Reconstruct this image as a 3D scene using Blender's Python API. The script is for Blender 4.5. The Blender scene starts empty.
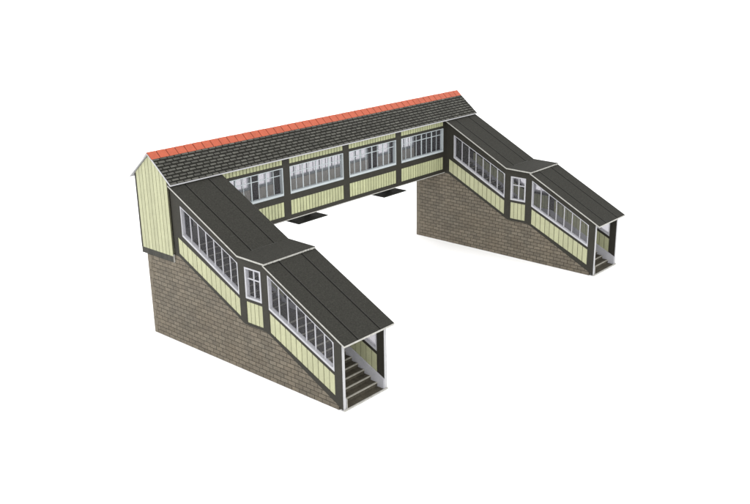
import bpy, math, random
random.seed(7)
S = 0.01                                   # everything below is written in centimetres: the bridge is a card scale model
scene = bpy.context.scene
col = scene.collection

# ------------------------------------------------------------------ camera
cam = bpy.data.cameras.new('camera')
cam.sensor_width = 36.0
cam.lens = 893.873 / 750 * 36
cam.clip_start = 0.01
cam.clip_end = 200
co = bpy.data.objects.new('camera', cam)
col.objects.link(co)
co.location = (-33.994 * S, -48.754 * S, 25.903 * S)
co.rotation_euler = (math.radians(71.502), math.radians(0.973), math.radians(-48.454))
scene.camera = co

# ------------------------------------------------------------------ light
W_STR = 1.98
world = bpy.data.worlds.new('World')
scene.world = world
world.use_nodes = True
bg = world.node_tree.nodes['Background']
bg.inputs[0].default_value = (1.0, 1.0, 1.0, 1)
bg.inputs[1].default_value = W_STR
ld = bpy.data.lights.new('softbox', 'AREA')
ld.shape = 'RECTANGLE'
ld.size = 1.6
ld.size_y = 1.2
ld.energy = 6.0
ld.color = (1.0, 0.985, 0.96)
lo = bpy.data.objects.new('softbox', ld)
col.objects.link(lo)
lo.location = (-1.0, -1.1, 1.0)
from mathutils import Vector
lo.rotation_euler = (Vector((0.15, -0.03, 0.05)) - Vector(lo.location)).to_track_quat('-Z', 'Y').to_euler()
scene.view_settings.view_transform = 'Standard'
scene.view_settings.look = 'None'
scene.view_settings.exposure = 0
scene.view_settings.gamma = 1
scene.render.engine = 'CYCLES'
scene.cycles.use_adaptive_sampling = False
scene.cycles.use_denoising = True
scene.cycles.denoising_input_passes = 'RGB_ALBEDO_NORMAL'
scene.cycles.denoising_prefilter = 'ACCURATE'
scene.cycles.max_bounces = 8
scene.cycles.transparent_max_bounces = 16

# ------------------------------------------------------------------ materials
def new_mat(name, rough=0.6, spec=0.3):
    m = bpy.data.materials.new(name)
    m.use_nodes = True
    nt = m.node_tree
    b = nt.nodes['Principled BSDF']
    b.inputs['Roughness'].default_value = rough
    b.inputs['Specular IOR Level'].default_value = spec
    return m, nt, b

def N(nt, t, **kw):
    n = nt.nodes.new(t)
    for k, v in kw.items():
        setattr(n, k, v)
    return n

def ramp(nt, src, stops):
    r = N(nt, 'ShaderNodeValToRGB')
    el = r.color_ramp.elements
    el[0].position, el[0].color = stops[0][0], (*stops[0][1], 1)
    el[1].position, el[1].color = stops[-1][0], (*stops[-1][1], 1)
    for p, c in stops[1:-1]:
        e = el.new(p)
        e.color = (*c, 1)
    nt.links.new(src, r.inputs[0])
    return r.outputs[0]

def noise(nt, scale, detail=4, vec=None, rough=0.6):
    n = N(nt, 'ShaderNodeTexNoise')
    n.inputs['Scale'].default_value = scale
    n.inputs['Detail'].default_value = detail
    n.inputs['Roughness'].default_value = rough
    if vec is None:
        tc = N(nt, 'ShaderNodeTexCoord')
        vec = tc.outputs['Object']
    nt.links.new(vec, n.inputs['Vector'])
    return n.outputs['Fac']

def mix(nt, fac, a, b, mode='MIX'):
    m = N(nt, 'ShaderNodeMix', data_type='RGBA', blend_type=mode)
    if isinstance(fac, float): m.inputs[0].default_value = fac
    else: nt.links.new(fac, m.inputs[0])
    for i, v in ((6, a), (7, b)):
        if isinstance(v, tuple): m.inputs[i].default_value = (*v, 1)
        else: nt.links.new(v, m.inputs[i])
    return m.outputs[2]

def bump(nt, b, h, strength=0.2, dist=0.0002):
    n = N(nt, 'ShaderNodeBump')
    n.inputs['Strength'].default_value = strength
    n.inputs['Distance'].default_value = dist
    nt.links.new(h, n.inputs['Height'])
    nt.links.new(n.outputs[0], b.inputs['Normal'])

def sc(c, k):
    return tuple(x * k for x in c)

def mottled(name, c, var=0.18, scale=260, rough=0.6, island=0.0, bumpy=0.15, spec=0.3, grain=900):
    """printed card: base colour with soft mottling, fine print grain and optional piece-to-piece change"""
    m, nt, b = new_mat(name, rough, spec)
    c = sc(c, 0.93)
    o = ramp(nt, noise(nt, scale, 5), [(0.3, sc(c, 1 - var)), (0.7, sc(c, 1 + var))])
    g = noise(nt, grain, 3)
    gr = ramp(nt, g, [(0.3, (1 - var,) * 3), (0.7, (1 + var * 0.9,) * 3)])
    o = mix(nt, 1.0, o, gr, 'MULTIPLY')
    if island:
        ge = N(nt, 'ShaderNodeNewGeometry')
        ir = ramp(nt, ge.outputs['Random Per Island'], [(0, (1 - island,) * 3), (1, (1 + island,) * 3)])
        o = mix(nt, 1.0, o, ir, 'MULTIPLY')
    nt.links.new(o, b.inputs['Base Color'])
    bump(nt, b, g, bumpy)
    return m

CREAM = (0.355, 0.360, 0.226)
DARK = (0.025, 0.0235, 0.018)
M = {}
M['cream'] = mottled('cream_boards', CREAM, 0.06, 200, 0.55, island=0.06)
M['cream_deck'] = mottled('cream_deck_boards', (0.365, 0.380, 0.222), 0.08, 200, 0.55, island=0.10)
M['groove'] = mottled('groove', (0.085, 0.083, 0.052), 0.1, 300)
M['timber'] = mottled('dark_timber', DARK, 0.12, 180, 0.62, spec=0.22)
M['felt'] = mottled('roof_felt', (0.0260, 0.0255, 0.0215), 0.24, 900, 0.85, spec=0.12, bumpy=0.35, grain=1500)
M['seam'] = mottled('felt_seam', (0.007, 0.007, 0.006), 0.2, 300, 0.8, spec=0.05)
M['seam_highlight_grey'] = mottled('felt_seam_highlight_grey', (0.034, 0.034, 0.029), 0.2, 300, 0.6)  # lighter grey for the highlight painted along the felt seams
M['slate_bed'] = mottled('slate_bed', (0.0125, 0.0125, 0.010), 0.2, 300, 0.85, spec=0.1)
M['slate'] = mottled('slates', (0.070, 0.069, 0.060), 0.25, 240, 0.75, island=0.22, spec=0.15)
M['ridge'] = mottled('terracotta', (0.35, 0.068, 0.029), 0.10, 220, 0.55, island=0.07)
M['quoin'] = mottled('quoin_stone', (0.138, 0.119, 0.091), 0.14, 200, 0.7, island=0.16, spec=0.2)
M['ridge_joint'] = mottled('ridge_joint', (0.14, 0.028, 0.013), 0.1, 220)
M['white'] = mottled('white_card', (0.40, 0.40, 0.41), 0.05, 200, 0.6)
M['lilac'] = mottled('pale_card', (0.40, 0.40, 0.425), 0.06, 200, 0.6)
M['sill'] = mottled('painted_sill', (0.39, 0.43, 0.445), 0.05, 200, 0.5)
M['edge'] = mottled('cut_card_edge', (0.36, 0.355, 0.33), 0.16, 500, 0.7)
M['tread'] = mottled('stair_tread', (0.060, 0.053, 0.038), 0.25, 260, 0.7)
M['nosing'] = mottled('stair_nosing', (0.36, 0.345, 0.30), 0.15, 300, 0.6)
M['floor'] = mottled('deck_floor', (0.32, 0.31, 0.28), 0.15, 260, 0.7)
M['black'] = mottled('black_card', (0.010, 0.011, 0.008), 0.2, 300, 0.65)
M['skirt'] = mottled('dark_skirt', (0.030, 0.029, 0.023), 0.15, 300, 0.6, island=0.25)

# brick
m, nt, b = new_mat('printed_brick', 0.7, 0.2)
tc = N(nt, 'ShaderNodeTexCoord')
sx = N(nt, 'ShaderNodeSeparateXYZ')
nt.links.new(tc.outputs['Object'], sx.inputs[0])
ad = N(nt, 'ShaderNodeMath', operation='ADD')
nt.links.new(sx.outputs[0], ad.inputs[0]); nt.links.new(sx.outputs[1], ad.inputs[1])
cx = N(nt, 'ShaderNodeCombineXYZ')
nt.links.new(ad.outputs[0], cx.inputs[0]); nt.links.new(sx.outputs[2], cx.inputs[1])
vm = N(nt, 'ShaderNodeVectorMath', operation='SCALE')
vm.inputs[3].default_value = 100
nt.links.new(cx.outputs[0], vm.inputs[0])
nz = N(nt, 'ShaderNodeTexNoise'); nz.inputs['Scale'].default_value = 2.2
nt.links.new(vm.outputs[0], nz.inputs['Vector'])
ws = N(nt, 'ShaderNodeVectorMath', operation='SUBTRACT'); ws.inputs[1].default_value = (0.5, 0.5, 0.5)
nt.links.new(nz.outputs['Color'], ws.inputs[0])
wm = N(nt, 'ShaderNodeVectorMath', operation='SCALE'); wm.inputs[3].default_value = 0.05
nt.links.new(ws.outputs[0], wm.inputs[0])
wa = N(nt, 'ShaderNodeVectorMath', operation='ADD')
nt.links.new(vm.outputs[0], wa.inputs[0]); nt.links.new(wm.outputs[0], wa.inputs[1])
br = N(nt, 'ShaderNodeTexBrick')
br.offset = 0.5; br.squash = 1.0
br.inputs['Scale'].default_value = 1.0
br.inputs['Brick Width'].default_value = 0.67
br.inputs['Row Height'].default_value = 0.30
br.inputs['Mortar Size'].default_value = 0.027
br.inputs['Mortar Smooth'].default_value = 0.35
br.inputs['Bias'].default_value = 0.0
br.inputs['Color1'].default_value = (0.146, 0.126, 0.097, 1)
br.inputs['Color2'].default_value = (0.106, 0.091, 0.070, 1)
br.inputs['Mortar'].default_value = (0.030, 0.025, 0.018, 1)
nt.links.new(wa.outputs[0], br.inputs['Vector'])
o = br.outputs['Color']
o = mix(nt, 1.0, o, ramp(nt, noise(nt, 60, 3), [(0.3, (0.88, 0.90, 0.92)), (0.7, (1.10, 1.08, 1.05))]), 'MULTIPLY')
o = mix(nt, 1.0, o, ramp(nt, noise(nt, 700, 4), [(0.3, (0.80,) * 3), (0.7, (1.18,) * 3)]), 'MULTIPLY')
nt.links.new(o, b.inputs['Base Color'])
bump(nt, b, br.outputs['Fac'], -0.15, 0.0001)
M['brick'] = m

# acetate glazing: clear film with a faint haze; the far sides are glazed in frosted film
def film(name, clear, haze, haze_col, back):
    m = bpy.data.materials.new(name); m.use_nodes = True
    nt = m.node_tree
    nt.nodes.remove(nt.nodes['Principled BSDF'])
    out = nt.nodes['Material Output']
    tr = N(nt, 'ShaderNodeBsdfTransparent'); tr.inputs[0].default_value = (*clear, 1)
    df = N(nt, 'ShaderNodeBsdfDiffuse'); df.inputs[0].default_value = (*haze_col, 1)
    tl = N(nt, 'ShaderNodeBsdfTranslucent'); tl.inputs[0].default_value = (*haze_col, 1)
    mh = N(nt, 'ShaderNodeMixShader'); mh.inputs[0].default_value = back
    nt.links.new(df.outputs[0], mh.inputs[1]); nt.links.new(tl.outputs[0], mh.inputs[2])
    m1 = N(nt, 'ShaderNodeMixShader'); m1.inputs[0].default_value = haze
    nt.links.new(tr.outputs[0], m1.inputs[1]); nt.links.new(mh.outputs[0], m1.inputs[2])
    nt.links.new(m1.outputs[0], out.inputs[0])
    M[name] = m
film('glass', (0.95, 0.95, 0.965), 0.09, (0.5, 0.5, 0.54), 0.3)
film('frosted', (0.36, 0.355, 0.375), 0.5, (0.52, 0.51, 0.54), 0.7)
M['lining'] = mottled('inner_lining', (0.56, 0.54, 0.49), 0.08, 120, 0.7)

m, nt, b = new_mat('white_table', 0.9, 0.1)
o = ramp(nt, noise(nt, 6, 3), [(0.3, (0.93, 0.93, 0.93)), (0.7, (0.95, 0.95, 0.95))])
nt.links.new(o, b.inputs['Base Color'])
M['table'] = m

# ------------------------------------------------------------------ mesh helper
class MB:
    def __init__(self):
        self.v, self.f, self.mi = [], [], []
    def face(self, idx, mi=0):
        self.f.append(idx); self.mi.append(mi)
    def hexa(self, p, mi=0):
        """p: 8 points, bottom four then top four, same order"""
        n = len(self.v)
        self.v += [tuple(q) for q in p]
        for f in ((0, 3, 2, 1), (4, 5, 6, 7), (0, 1, 5, 4), (1, 2, 6, 5), (2, 3, 7, 6), (3, 0, 4, 7)):
            self.face([n + i for i in f], mi)
    def box(self, x0, x1, y0, y1, z0, z1, mi=0):
        self.hexa([(x0, y0, z0), (x1, y0, z0), (x1, y1, z0), (x0, y1, z0),
                   (x0, y0, z1), (x1, y0, z1), (x1, y1, z1), (x0, y1, z1)], mi)
    def prism(self, poly, a0, a1, axis='x', mi=0):
        """polygon in (y,z) extruded along x, or in (x,z) extruded along y"""
        n = len(self.v); k = len(poly)
        for a in (a0, a1):
            for (u, z) in poly:
                self.v.append((a, u, z) if axis == 'x' else (u, a, z))
        self.face([n + i for i in range(k)], mi)
        self.face([n + k + i for i in reversed(range(k))], mi)
        for i in range(k):
            j = (i + 1) % k
            self.face([n + i, n + k + i, n + k + j, n + j], mi)
    def ring(self, outer, inner, a0, a1, axis='x', mi=0):
        """frame between two polygons with the same number of points"""
        n = len(self.v); k = len(outer)
        for a in (a0, a1):
            for poly in (outer, inner):
                for (u, z) in poly:
                    self.v.append((a, u, z) if axis == 'x' else (u, a, z))
        for i in range(k):
            j = (i + 1) % k
            self.face([n + i, n + j, n + k + j, n + k + i], mi)
            self.face([n + 2*k + i, n + 3*k + i, n + 3*k + j, n + 2*k + j], mi)
            self.face([n + k + i, n + k + j, n + 3*k + j, n + 3*k + i], mi)
            self.face([n + i, n + 2*k + i, n + 2*k + j, n + j], mi)
    def build(self, name, mats, parent=None, bevel=0.0):
        me = bpy.data.meshes.new(name)
        me.from_pydata([(x * S, y * S, z * S) for x, y, z in self.v], [], self.f)
        if not isinstance(mats, (list, tuple)): mats = [mats]
        for mm in mats: me.materials.append(M[mm])
        for p, i in zip(me.polygons, self.mi): p.material_index = i
        import bmesh
        bm = bmesh.new(); bm.from_mesh(me)
        bmesh.ops.dissolve_degenerate(bm, dist=1e-7, edges=bm.edges)
        bmesh.ops.recalc_face_normals(bm, faces=bm.faces)
        if bevel:
            bmesh.ops.bevel(bm, geom=[e for e in bm.edges if len(e.link_faces) == 2 and e.calc_face_angle(0) > 0.4],
                            offset=bevel * S, segments=1, affect='EDGES', clamp_overlap=True)
        bm.to_mesh(me); bm.free()
        o = bpy.data.objects.new(name, me)
        col.objects.link(o)
        if parent: o.parent = parent
        return o

def lerp(a, b, t): return a + (b - a) * t
def line(y0, z0, y1, z1):
    return lambda y: z0 + (z1 - z0) * (y - y0) / (y1 - y0)
def jit(a): return random.uniform(-a, a)

# ------------------------------------------------------------------ the setting
g = MB(); g.v = [(-2500, -2500, 0), (2500, -2500, 0), (2500, 4500, 0), (-2500, 4500, 0)]; g.face([0, 1, 2, 3])
table = g.build('ground', 'table'); table['kind'] = 'structure'

# ------------------------------------------------------------------ the bridge
SW = 4.0                     # width of a staircase
BAY = 6.557
L = SW + 4 * BAY             # left face of the far staircase
DEP = 3.7                    # depth of the deck
FR = -15.5                   # front of the stairs
T = 0.23                     # card wall thickness
BOT = 6.62                   # underside of deck
FLOOR = 7.0

bridge = bpy.data.objects.new('model_footbridge', None)
col.objects.link(bridge)
bridge.empty_display_size = 0.02
bridge['label'] = 'cream and dark brown card model of a covered railway footbridge with two brick based staircases'
bridge['category'] = 'footbridge'

# elevation of a staircase side: lines z(y)
U0, U1 = -0.45, -6.57        # upper flight opening
A0, A1 = -7.20, -8.72        # landing opening
B0, B1 = -9.35, -14.90       # lower flight opening
up = dict(out=line(U1, 3.56, U0, 6.56), pb=line(U1, 3.80, U0, 6.81), pt=line(U1, 5.05, U0, 7.97),
          wb=line(U1, 5.30, U0, 8.40), wt=line(U1, 7.46, U0, 10.50), top=line(-6.87, 7.92, U0, 11.24))
la = dict(out=lambda y: 3.36, pb=lambda y: 3.56, pt=lambda y: 5.02, wb=lambda y: 5.23, wt=lambda y: 7.34, top=lambda y: 7.90)
lw = dict(out=line(B0, 3.20, B1, 0.42), pb=line(B0, 3.42, B1, 0.88), pt=line(B0, 4.76, B1, 2.22),
          wb=line(B0, 4.98, B1, 2.46), wt=line(B0, 7.26, B1, 4.34), top=line(B0, 7.80, B1, 4.90))

def stair_wall(x0, outer_left, parent):
    """one side of a staircase, wall between x0 and x0+T"""
    x1 = x0 + T
    w = MB()
    def quad(f, lo_, hi, ya, yb):
        w.prism([(ya, f[lo_](ya)), (yb, f[lo_](yb)), (yb, f[hi](yb)), (ya, f[hi](ya))], x0, x1)
    for f, ya, yb, ws in ((up, U0, U1, -1.0), (la, A0, A1, A0), (lw, B0, B1, B0)):
        quad(f, 'out', 'pb', ya, yb)
        quad(f, 'pt', 'wb', ya, yb)
        quad(f, 'wt', 'top', ya, yb)
        if ws != ya: quad(f, 'wb', 'wt', ya, ws)
    w.prism([(0, 6.60), (U0, up['out'](U0)), (U0, up['top'](U0)), (0, 11.42)], x0, x1)
    w.prism([(U1, up['out'](U1)), (-6.9, 3.38), (A0, 3.36), (A0, 7.90), (-6.87, 7.92), (U1, up['top'](U1))], x0, x1)
    w.prism([(A1, 3.36), (-8.98, 3.36), (B0, lw['out'](B0)), (B0, lw['top'](B0)), (-9.14, 7.90), (A1, 7.90)], x0, x1)
    w.prism([(B1, lw['out'](B1)), (FR, 0.10), (FR, lw['top'](FR)), (B1, lw['top'](B1))], x0, x1)
    wall = w.build('stair_wall', 'timber', parent)
    # boarding
    for f, ya, yb, n in ((up, U0, U1, 13), (la, A0, A1, 4), (lw, B0, B1, 12)):
        p = MB()
        p.prism([(ya, f['pb'](ya)), (yb, f['pb'](yb)), (yb, f['pt'](yb)), (ya, f['pt'](ya))], x0 + 0.05, x1 - 0.05, mi=1)
        for i in range(n):
            a = lerp(ya, yb, i / n) - 0.025; c = lerp(ya, yb, (i + 1) / n) + 0.025
            d = jit(0.004)
            p.prism([(a, f['pb'](a)), (c, f['pb'](c)), (c, f['pt'](c)), (a, f['pt'](a))], x0 + 0.02 + d, x1 - 0.02 + d)
        p.build('boarded_panel', ['cream', 'groove'], wall)
    # windows
    gx = x1 - 0.09 if outer_left else x0 + 0.09
    for f, ya, yb, n, tr_ in ((up, -1.0, U1, 7, False), (la, A0, A1, 2, True), (lw, B0, B1, 7, False)):
        q = MB()
        o4 = [(ya, f['wb'](ya)), (yb, f['wb'](yb)), (yb, f['wt'](yb)), (ya, f['wt'](ya))]
        t = 0.075 if not tr_ else 0.13
        tb = t if tr_ else 0.16
        i4 = [(ya - t, f['wb'](ya - t) + tb), (yb + t, f['wb'](yb + t) + tb), (yb + t, f['wt'](yb + t) - t * .8), (ya - t, f['wt'](ya - t) - t * .8)]
        # rounded inner corners
        outer, inner = [], []
        for k in range(4):
            pA, pB, pC = i4[k - 1], i4[k], i4[(k + 1) % 4]
            r = 0.16 if (k in (1, 2) and not tr_) else 0.03
            def toward(a, b_, r):
                l = math.hypot(b_[0] - a[0], b_[1] - a[1]); return (a[0] + (b_[0] - a[0]) * r / l, a[1] + (b_[1] - a[1]) * r / l)
            e0, e1 = toward(pB, pA, r), toward(pB, pC, r)
            for s in (0, 0.33, 0.67, 1):
                mx = (1-s)**2*e0[0] + 2*s*(1-s)*pB[0] + s*s*e1[0]; mz = (1-s)**2*e0[1] + 2*s*(1-s)*pB[1] + s*s*e1[1]
                inner.append((mx, mz)); outer.append(o4[k])
        q.ring(outer, inner, x0 - 0.015, x1 + 0.015)
        for i in range(1, n):
            y = lerp(ya - t, yb + t, i / n)
            hw = 0.028 if not tr_ else 0.045
            q.prism([(y + hw, f['wb'](y) + t * .7), (y - hw, f['wb'](y) + t * .7), (y - hw, f['wt'](y) - t * .5), (y + hw, f['wt'](y) - t * .5)], gx - 0.05, gx + 0.012)
        if tr_:
            z = lerp(f['wb'](ya), f['wt'](ya), 0.64)
            q.box(gx - 0.044, gx + 0.008, yb + t * .8, ya - t * .8, z - 0.04, z + 0.04)
        q.build('window_frame', 'lilac', wall)
        pn = MB()
        e = 0.03
        pn.v = [(gx + 0.02, a_, b_) for a_, b_ in ((ya - e, f['wb'](ya) + e), (yb + e, f['wb'](yb) + e), (yb + e, f['wt'](yb) - e), (ya - e, f['wt'](ya) - e))]
        pn.face([0, 1, 2, 3])
        pn.build('window_pane', 'glass' if outer_left else 'frosted', wall)
    # raw card edge of the end post
    e = MB()
    e.box(x0 + (0.035 if outer_left else -0.004), x1 + (0.004 if outer_left else -0.05), FR - 0.03, FR, 0.06, lw['top'](FR) + 0.0)
    e.build('card_edge', 'white', wall)
    return wall

def brick_side(w, x0, x1):
    w.prism([(3.36, 0), (FR + 0.35, 0), (FR + 0.35, 0.26), (B1, lw['out'](B1) + 0.06), (B0, lw['out'](B0) + 0.06), (-8.98, 3.40), (-6.9, 3.42),
             (U1, up['out'](U1) + 0.06), (U0, up['out'](U0) + 0.06), (0, 6.60), (3.36, 6.60)], x0, x1)

def staircase():
    parts = []
    w = MB()
    brick_side(w, 0.014, T - 0.014)
    brick_side(w, SW - T + 0.014, SW - 0.014)
    w.box(T - 0.014, SW - T + 0.014, 3.10, 3.355, 0, 6.60)
    base = w.build('brick_base', 'brick', bridge); parts.append(base)
    # corner stones two courses high
    z = 0.0; k = 0
    while z < 6.05:
        wd = 0.50 if k % 2 else 0.36
        q = MB()
        q.box(-0.002, 0.30, 3.36 - wd, 3.362, z + 0.014, min(z + 0.586, 6.6))
        q.build('corner_stone', 'quoin', base)
        q = MB()
        q.box(SW - 0.30, SW + 0.002, 3.36 - wd, 3.362, z + 0.014, min(z + 0.586, 6.6))
        q.build('corner_stone', 'quoin', base)
        z += 0.60; k += 1
    parts.append(stair_wall(0.0, True, bridge))
    parts.append(stair_wall(SW - T, False, bridge))
    # flights
    w = MB()
    xa, xb = T, SW - T
    n1, n2 = 12, 13
    y, z = FR + 0.03, 0.08
    g1 = (-9.05 - y) / n1; r1 = (3.40 - z) / n1
    pts = [(y, 0.0), (y, z)]
    nos = []
    for i in range(n1):
        y += g1; pts.append((y, z)); z += r1; pts.append((y, z)); nos.append((y, z))
    pts.append((-6.9, z)); y = -6.9
    g2 = 6.9 / n2; r2 = (FLOOR - z) / n2
    for i in range(n2):
        if i: y += g2; pts.append((y, z))
        z += r2; pts.append((y, z)); nos.append((y, z))
    pts += [(0.0, z), (0.0, z - 0.4), (-6.7, 3.0), (-9.2, 3.0), (-14.9, 0.0)]
    # body cut in convex strips
    for a, c in zip(pts[1:-5], pts[2:-4]):
        if abs(a[0] - c[0]) > 1e-6:
            lo_ = lambda yy: max(0.0, (3.0 + (yy + 9.2) * 0.52) if yy < -9.2 else (3.0 if yy < -6.7 else 3.0 + (yy + 6.7) * 0.52))
            w.prism([(a[0], min(lo_(a[0]), a[1] - .05)), (c[0], min(lo_(c[0]), a[1] - .05)), (c[0], c[1]), (a[0], a[1])], xa + 0.001, xb - 0.001)
            w.box(xa + 0.002, xb - 0.002, c[0] - 0.02, c[0] + 0.03, c[1] - 0.1, c[1] + r1 - 0.04)
    fl = w.build('stair_flight', 'tread', bridge); parts.append(fl)
    for (yy, zz) in nos:
        s = MB(); s.box(xa + 0.09, xb - 0.09, yy - 0.07, yy + 0.045, zz - 0.03, zz + 0.012)
        s.build('nosing', 'nosing', fl)
    for sx0 in (xa, xb - 0.085):
        s = MB()
        dz = 0.12
        s.prism([(FR + 0.0, 0.02), (FR + 0.0, 0.74), (FR + 0.12, 0.80), (-9.05, 3.70 + dz), (-6.9, 3.70 + dz), (0, 7.36 + dz), (0, 6.8), (-6.8, 3.1), (-9.1, 3.1), (-15.0, 0.02)], sx0 + .001, sx0 + 0.084)
        s.build('stringer', 'lilac', fl)
    s = MB(); s.box(0.02, SW - 0.02, FR - 0.12, FR - 0.035, 0, 0.10)
    s.box(T + 0.1, T + 0.14, FR - 0.035, FR - 0.0, 0.0, 0.70)
    s.build('bottom_lip', 'edge', fl)
    # roofs
    rx0, rx1 = -0.23, SW + 0.245
    th = 0.12
    segs = [((-6.84, 8.065), (-0.12, 11.56)), ((-9.33, 8.035), (-6.85, 8.075)), ((-15.98, 4.475), (-9.20, 7.965))]
    rm = None
    for k, ((ya, za), (yb, zb)) in enumerate(segs):
        w = MB()
        w.prism([(ya, za - th), (yb, zb - th), (yb, zb - 0.014), (ya, za - 0.014)], rx0, rx1, mi=1)
        w.prism([(ya + 0.012, za - 0.014), (yb, zb - 0.014), (yb, zb), (ya + 0.012, za)], rx0 + 0.012, rx1 - 0.012)
        if k != 1:
            for xs in (1.0, 2.97):
                w.prism([(ya + 0.02, za + .0), (yb, zb + .0), (yb, zb + 0.015), (ya + 0.02, za + 0.015)], xs - 0.045, xs + 0.04, mi=2)
                w.prism([(ya + 0.02, za + .0), (yb, zb + .0), (yb, zb + 0.012), (ya + 0.02, za + 0.012)], xs + 0.04, xs + 0.065, mi=3)  # lighter strip beside the dark seam, its highlight put in as colour
        r = w.build('roof_sheet', ['felt', 'edge', 'seam', 'seam_highlight_grey'], bridge)
        parts.append(r)
        if k == 1:   # torn paper left along the front cut of the landing roof
            for xa_, xe_ in ((rx0 + .35, 1.15), (3.05, rx1 - .35)):
                e = MB(); xx = xa_; rnd = random.Random(int(xa_ * 10))
                while xx < xe_:
                    x2 = xx + rnd.uniform(.05, .16)
                    e.box(xx, x2 + .01, ya - rnd.uniform(.02, .07), ya + .0, za - .1 + rnd.uniform(-.01, .01), za - .015 + rnd.uniform(-.015, .01)); xx = x2
                e.build('paper_burr', 'edge', r)
            e = MB(); e.box(rx0 + 1.2, rx1 - 1.0, yb - 0.02, yb + 0.02, zb - .0, zb + .012)
            e.build('fold_line', 'seam_highlight_grey', r)
    return parts

def children(o): return [c for c in bpy.data.objects if c.parent == o]

left = staircase()
for p in left:
    kids = children(p)
    c = p.copy(); col.objects.link(c); c.parent = bridge; c.location.x += L * S
    for k in kids:
        d = k.copy(); col.objects.link(d); d.parent = c

# ------------------------------------------------------------------ deck
def deck_wall(y0, y1, front, parent):
    """long glazed wall of the deck between y0 and y1"""
    w = MB()
    xs, xe = SW, L
    bays = [(4.18, 9.8), (10.6, 12.2), (13.0, 23.5), (24.8, 26.5), (27.1, 29.95)]   # the far side is divided unevenly
    if front: bays = []
    for k in range(4 if front else 0):
        a = SW + BAY * k; c = a + BAY
        bays.append((a + (0.35 if k else 0.18), c - (0.35 if k < 3 else 0.28)))
    Z = [6.67, 6.98, 8.12, 8.62, 10.76, 10.98, 11.50]
    w.box(xs, xe, y0, y1, Z[0], Z[1]); w.box(xs, xe, y0, y1, Z[2], Z[3]); w.box(xs, xe, y0, y1, Z[4], Z[5])
    edges = [xs] + [v for b_ in bays for v in b_] + [xe]
    for i in range(0, len(edges), 2):
        for za, zb in ((Z[1], Z[2]), (Z[3], Z[4]), (Z[5], Z[6])):
            w.box(edges[i], edges[i + 1], y0, y1, za, zb)
    w.box(xs, xe, y0, y1, Z[6], 11.74)
    wall = w.build('deck_wall', 'timber', parent)
    e = MB(); e.box(xs, xe, y0 - 0.0, y1, 6.60, 6.67); e.build('card_edge', 'edge', wall)
    my = y1 - 0.09 if front else y0 + 0.09
    for (a, c) in bays:
        n = round((c - a) / 0.325)
        for nm, za, zb in (('boarded_panel', Z[1], Z[2]), ('frieze_panel', Z[5], Z[6])):
            p = MB(); p.box(a, c, y0 + 0.05, y1 - 0.05, za, zb, 1)
            for i in range(n):
                u = lerp(a, c, i / n) + 0.03; v = lerp(a, c, (i + 1) / n) - 0.03
                p.box(u, v, y0 + 0.02 + jit(.004), y1 - 0.02, za, zb)
            p.build(nm, ['cream_deck', 'groove'], wall)
        q = MB()
        za, zb = Z[3], Z[4]
        q.ring([(a, za), (c, za), (c, zb), (a, zb)], [(a + .08, za + .17), (c - .08, za + .17), (c - .08, zb - .06), (a + .08, zb - .06)], y0 - 0.015, y1 + 0.015, 'y')
        nm_ = max(2, 2 * round((c - a) / 1.43))
        for i in range(1, nm_):
            x = lerp(a + .08, c - .08, i / nm_); hw = 0.045 if i % 2 == 0 else 0.024
            q.box(x - hw, x + hw, my - (0.055 if i % 2 == 0 else 0.03), my + 0.01, za + .09, zb - .05)
        q.box(a + .07, c - .07, my - 0.038, my + 0.006, 10.16, 10.215)
        q.build('window_frame', 'sill', wall)
        pn = MB(); pn.v = [(a + .05, my + .017, za + .05), (c - .05, my + .017, za + .05), (c - .05, my + .017, zb - .03), (a + .05, my + .017, zb - .03)]; pn.face([0, 1, 2, 3])
        pn.build('window_pane', 'glass' if front else 'frosted', wall)
        if not front:
            ln = MB(); ln.box(a, c, y0 - 0.02, y0 - 0.002, FLOOR + .01, 8.60)
            ln.build('inner_lining', 'lining', wall)
    return wall

deck_wall(0.0, 0.28, True, bridge)
deck_wall(DEP - 0.28, DEP, False, bridge)
# blind ends of the back wall behind the staircases
for xa, xb in ((0.0, SW), (L, L + SW)):
    w = MB(); w.box(xa + 0.001, xb - 0.001, DEP - 0.28, DEP, 6.62, 11.74)
    w.build('back_wall', 'timber', bridge)
w = MB(); w.box(0.02, L + SW - 0.02, 0.28, DEP - 0.28, 6.64, FLOOR); w.box(0.3, SW, 0.0, 0.28, 6.64, FLOOR - .003); w.box(L, L + SW - .3, 0.0, 0.28, 6.64, FLOOR - .003)
w.build('deck_floor', 'floor', bridge)

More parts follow.
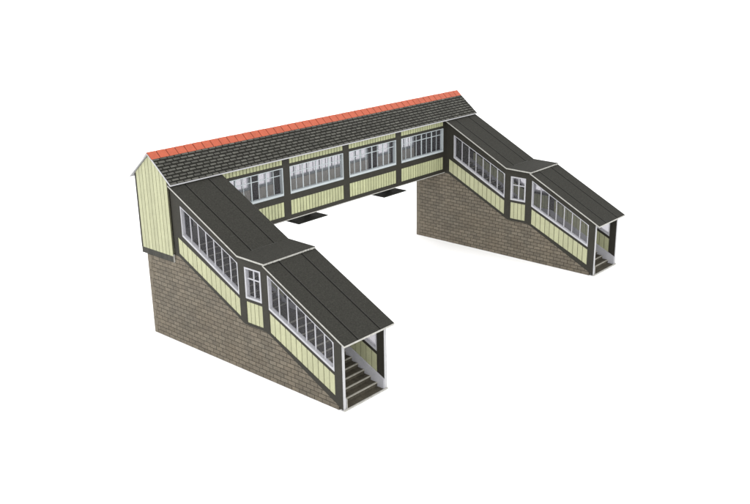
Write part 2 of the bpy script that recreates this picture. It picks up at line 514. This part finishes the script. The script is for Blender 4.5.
# gables
AP = (1.87, 13.43)           # ridge
EV = 11.57                   # eaves level, at y = -0.44 and 2*1.87+0.44
rs = (AP[1] - EV) / (AP[0] + 0.44)
def under(y, drop=0.13): return AP[1] - drop - rs * abs(y - AP[0])
for xo, xi, out in ((-0.12, 0.0, -1), (L + SW + 0.12, L + SW, 1)):
    w = MB()
    ya, yb = 0.10, 3.74
    w.prism([(ya, 6.5), (yb, 6.5), (yb, under(yb)), (AP[0], under(AP[0])), (ya, under(ya))], min(xo, xi) + 0.02, max(xo, xi) - 0.003, mi=1)
    gw = w.build('gable_wall', ['cream', 'groove'], bridge)
    p = MB(); n = 9
    y1_ = yb - 0.14
    for i in range(n):
        u = lerp(ya, y1_, i / n) + 0.025; v = lerp(ya, y1_, (i + 1) / n) - 0.025
        poly = [(u, 6.5), (v, 6.5), (v, under(v))] + ([(AP[0], under(AP[0]))] if u < AP[0] < v else []) + [(u, under(u))]
        p.prism(poly, xo if out < 0 else xo - 0.02, xo + 0.02 if out < 0 else xo)
    p.build('weatherboarding', 'cream', gw)
    s = MB()
    for i in range(24):
        u = lerp(ya, yb, i / 24); v = lerp(ya, yb, (i + 1) / 24) - 0.012
        s.box(min(xo, xi) - (.01 if out < 0 else -.003), max(xo, xi) + (.01 if out > 0 else -.003), u, v, 6.08, 6.50)
    s.build('skirt_board', 'skirt', gw)
    s = MB(); s.box(min(xo, xi) - .008, max(xo, xi) + .008, y1_, yb + 0.01, 6.5, under(yb) - .01)
    s.build('corner_post', 'timber', gw)
    s = MB(); s.box(min(xo, xi), max(xo, xi) - .003, ya - 0.012, ya, 6.04, 6.62)
    s.build('card_edge', 'edge', gw)
    s = MB(); s.box(min(xo, xi) + .002, max(xo, xi) - .003, ya - 0.010, ya, 6.62, under(ya) - .02)
    s.build('end_batten', 'groove', gw)

# slate roof
RX0, RX1 = -0.25, L + SW + 0.32
th = 0.075
w = MB()
for sgn in (-1, 1):
    ye = AP[0] + sgn * (AP[0] + 0.44)
    w.prism([(AP[0], AP[1]), (ye, EV), (ye, EV - th), (AP[0], AP[1] - th)], RX0, RX1, mi=1)
    # dark printed bed lies on the card
    w.prism([(AP[0], AP[1] + 0.012), (ye - sgn * 0.01, EV + 0.012 + rs * 0.01), (ye - sgn * 0.01, EV + rs * 0.01), (AP[0], AP[1])], RX0 + 0.06, RX1 - 0.005)
roof = w.build('slate_roof', ['slate_bed', 'white'], bridge)
sl = math.hypot(AP[0] + 0.44, AP[1] - EV)
for sgn in (-1, 1):
    d = (sgn * (AP[0] + 0.44) / sl, (EV - AP[1]) / sl)      # down the slope in (y,z)
    nrm = (-d[1] * sgn, d[0] * sgn) if sgn > 0 else (d[1], -d[0])
    if nrm[1] < 0: nrm = (-nrm[0], -nrm[1])
    s = MB()
    rows = 9
    for r in range(rows):
        s1 = sl - 0.015 - r * (sl - 0.48) / rows
        s0 = s1 - 0.155
        x = RX0 + 0.08 - (r % 2) * 0.31 + jit(0.02)
        while x < RX1 - 0.05:
            wd = 0.60 + jit(0.03)
            xa_, xb_ = max(x, RX0 + 0.08), min(x + wd - 0.10, RX1 - 0.03)
            if xb_ - xa_ > 0.08:
                t0, t1 = 0.016, 0.034 + jit(0.006)
                a, c = s0 + jit(0.008), s1 + jit(0.010)
                P = lambda xx, ss, tt: (xx, AP[0] + d[0] * ss + nrm[0] * tt, AP[1] + d[1] * ss + nrm[1] * tt)
                s.hexa([P(xa_, c, .011), P(xb_, c, .011), P(xb_, a, .011), P(xa_, a, .011),
                        P(xa_, c, t1), P(xb_, c, t1), P(xb_, a, t0), P(xa_, a, t0)])
            x += wd
    s.build('slating', 'slate', roof)
# ridge tiles
n = 46
for i in range(n):
    u = lerp(RX0, RX1, i / n) + 0.02; v = lerp(RX0, RX1, (i + 1) / n) - 0.045
    s = MB()
    hgt = 0.05 + jit(0.006); wd = 0.47 + jit(.008)
    s.prism([(AP[0], AP[1] + hgt + .03), (AP[0] - wd, AP[1] + hgt - rs * wd), (AP[0] - wd, AP[1] + .01 - rs * wd), (AP[0], AP[1] + .014),
             (AP[0] + wd, AP[1] + .01 - rs * wd), (AP[0] + wd, AP[1] + hgt - rs * wd)], u, v)
    s.build('ridge_tile', 'ridge', roof)
s = MB(); s.prism([(AP[0], AP[1] + .035), (AP[0] - .46, AP[1] + .03 - rs * .46), (AP[0] - .46, AP[1] + .012 - rs * .46), (AP[0], AP[1] + .013), (AP[0] + .46, AP[1] + .012 - rs * .46), (AP[0] + .46, AP[1] + .03 - rs * .46)], RX0 + .02, RX1 - .02)
s.build('ridge_bed', 'ridge_joint', roof)

# smoke deflectors under the deck, above the tracks
for xa, xb in ((12.0, 15.24), (22.2, 25.2)):
    w = MB(); w.box(xa, xb, 0.42, 3.2, 5.84, 5.91)
    sd = w.build('smoke_deflector', 'black', bridge)
    for xx in (xa + 0.5, xb - 0.6):
        h = MB(); h.box(xx, xx + .12, 1.9, 2.6, 5.91, 6.64)
        h.build('hanger', 'black', sd)
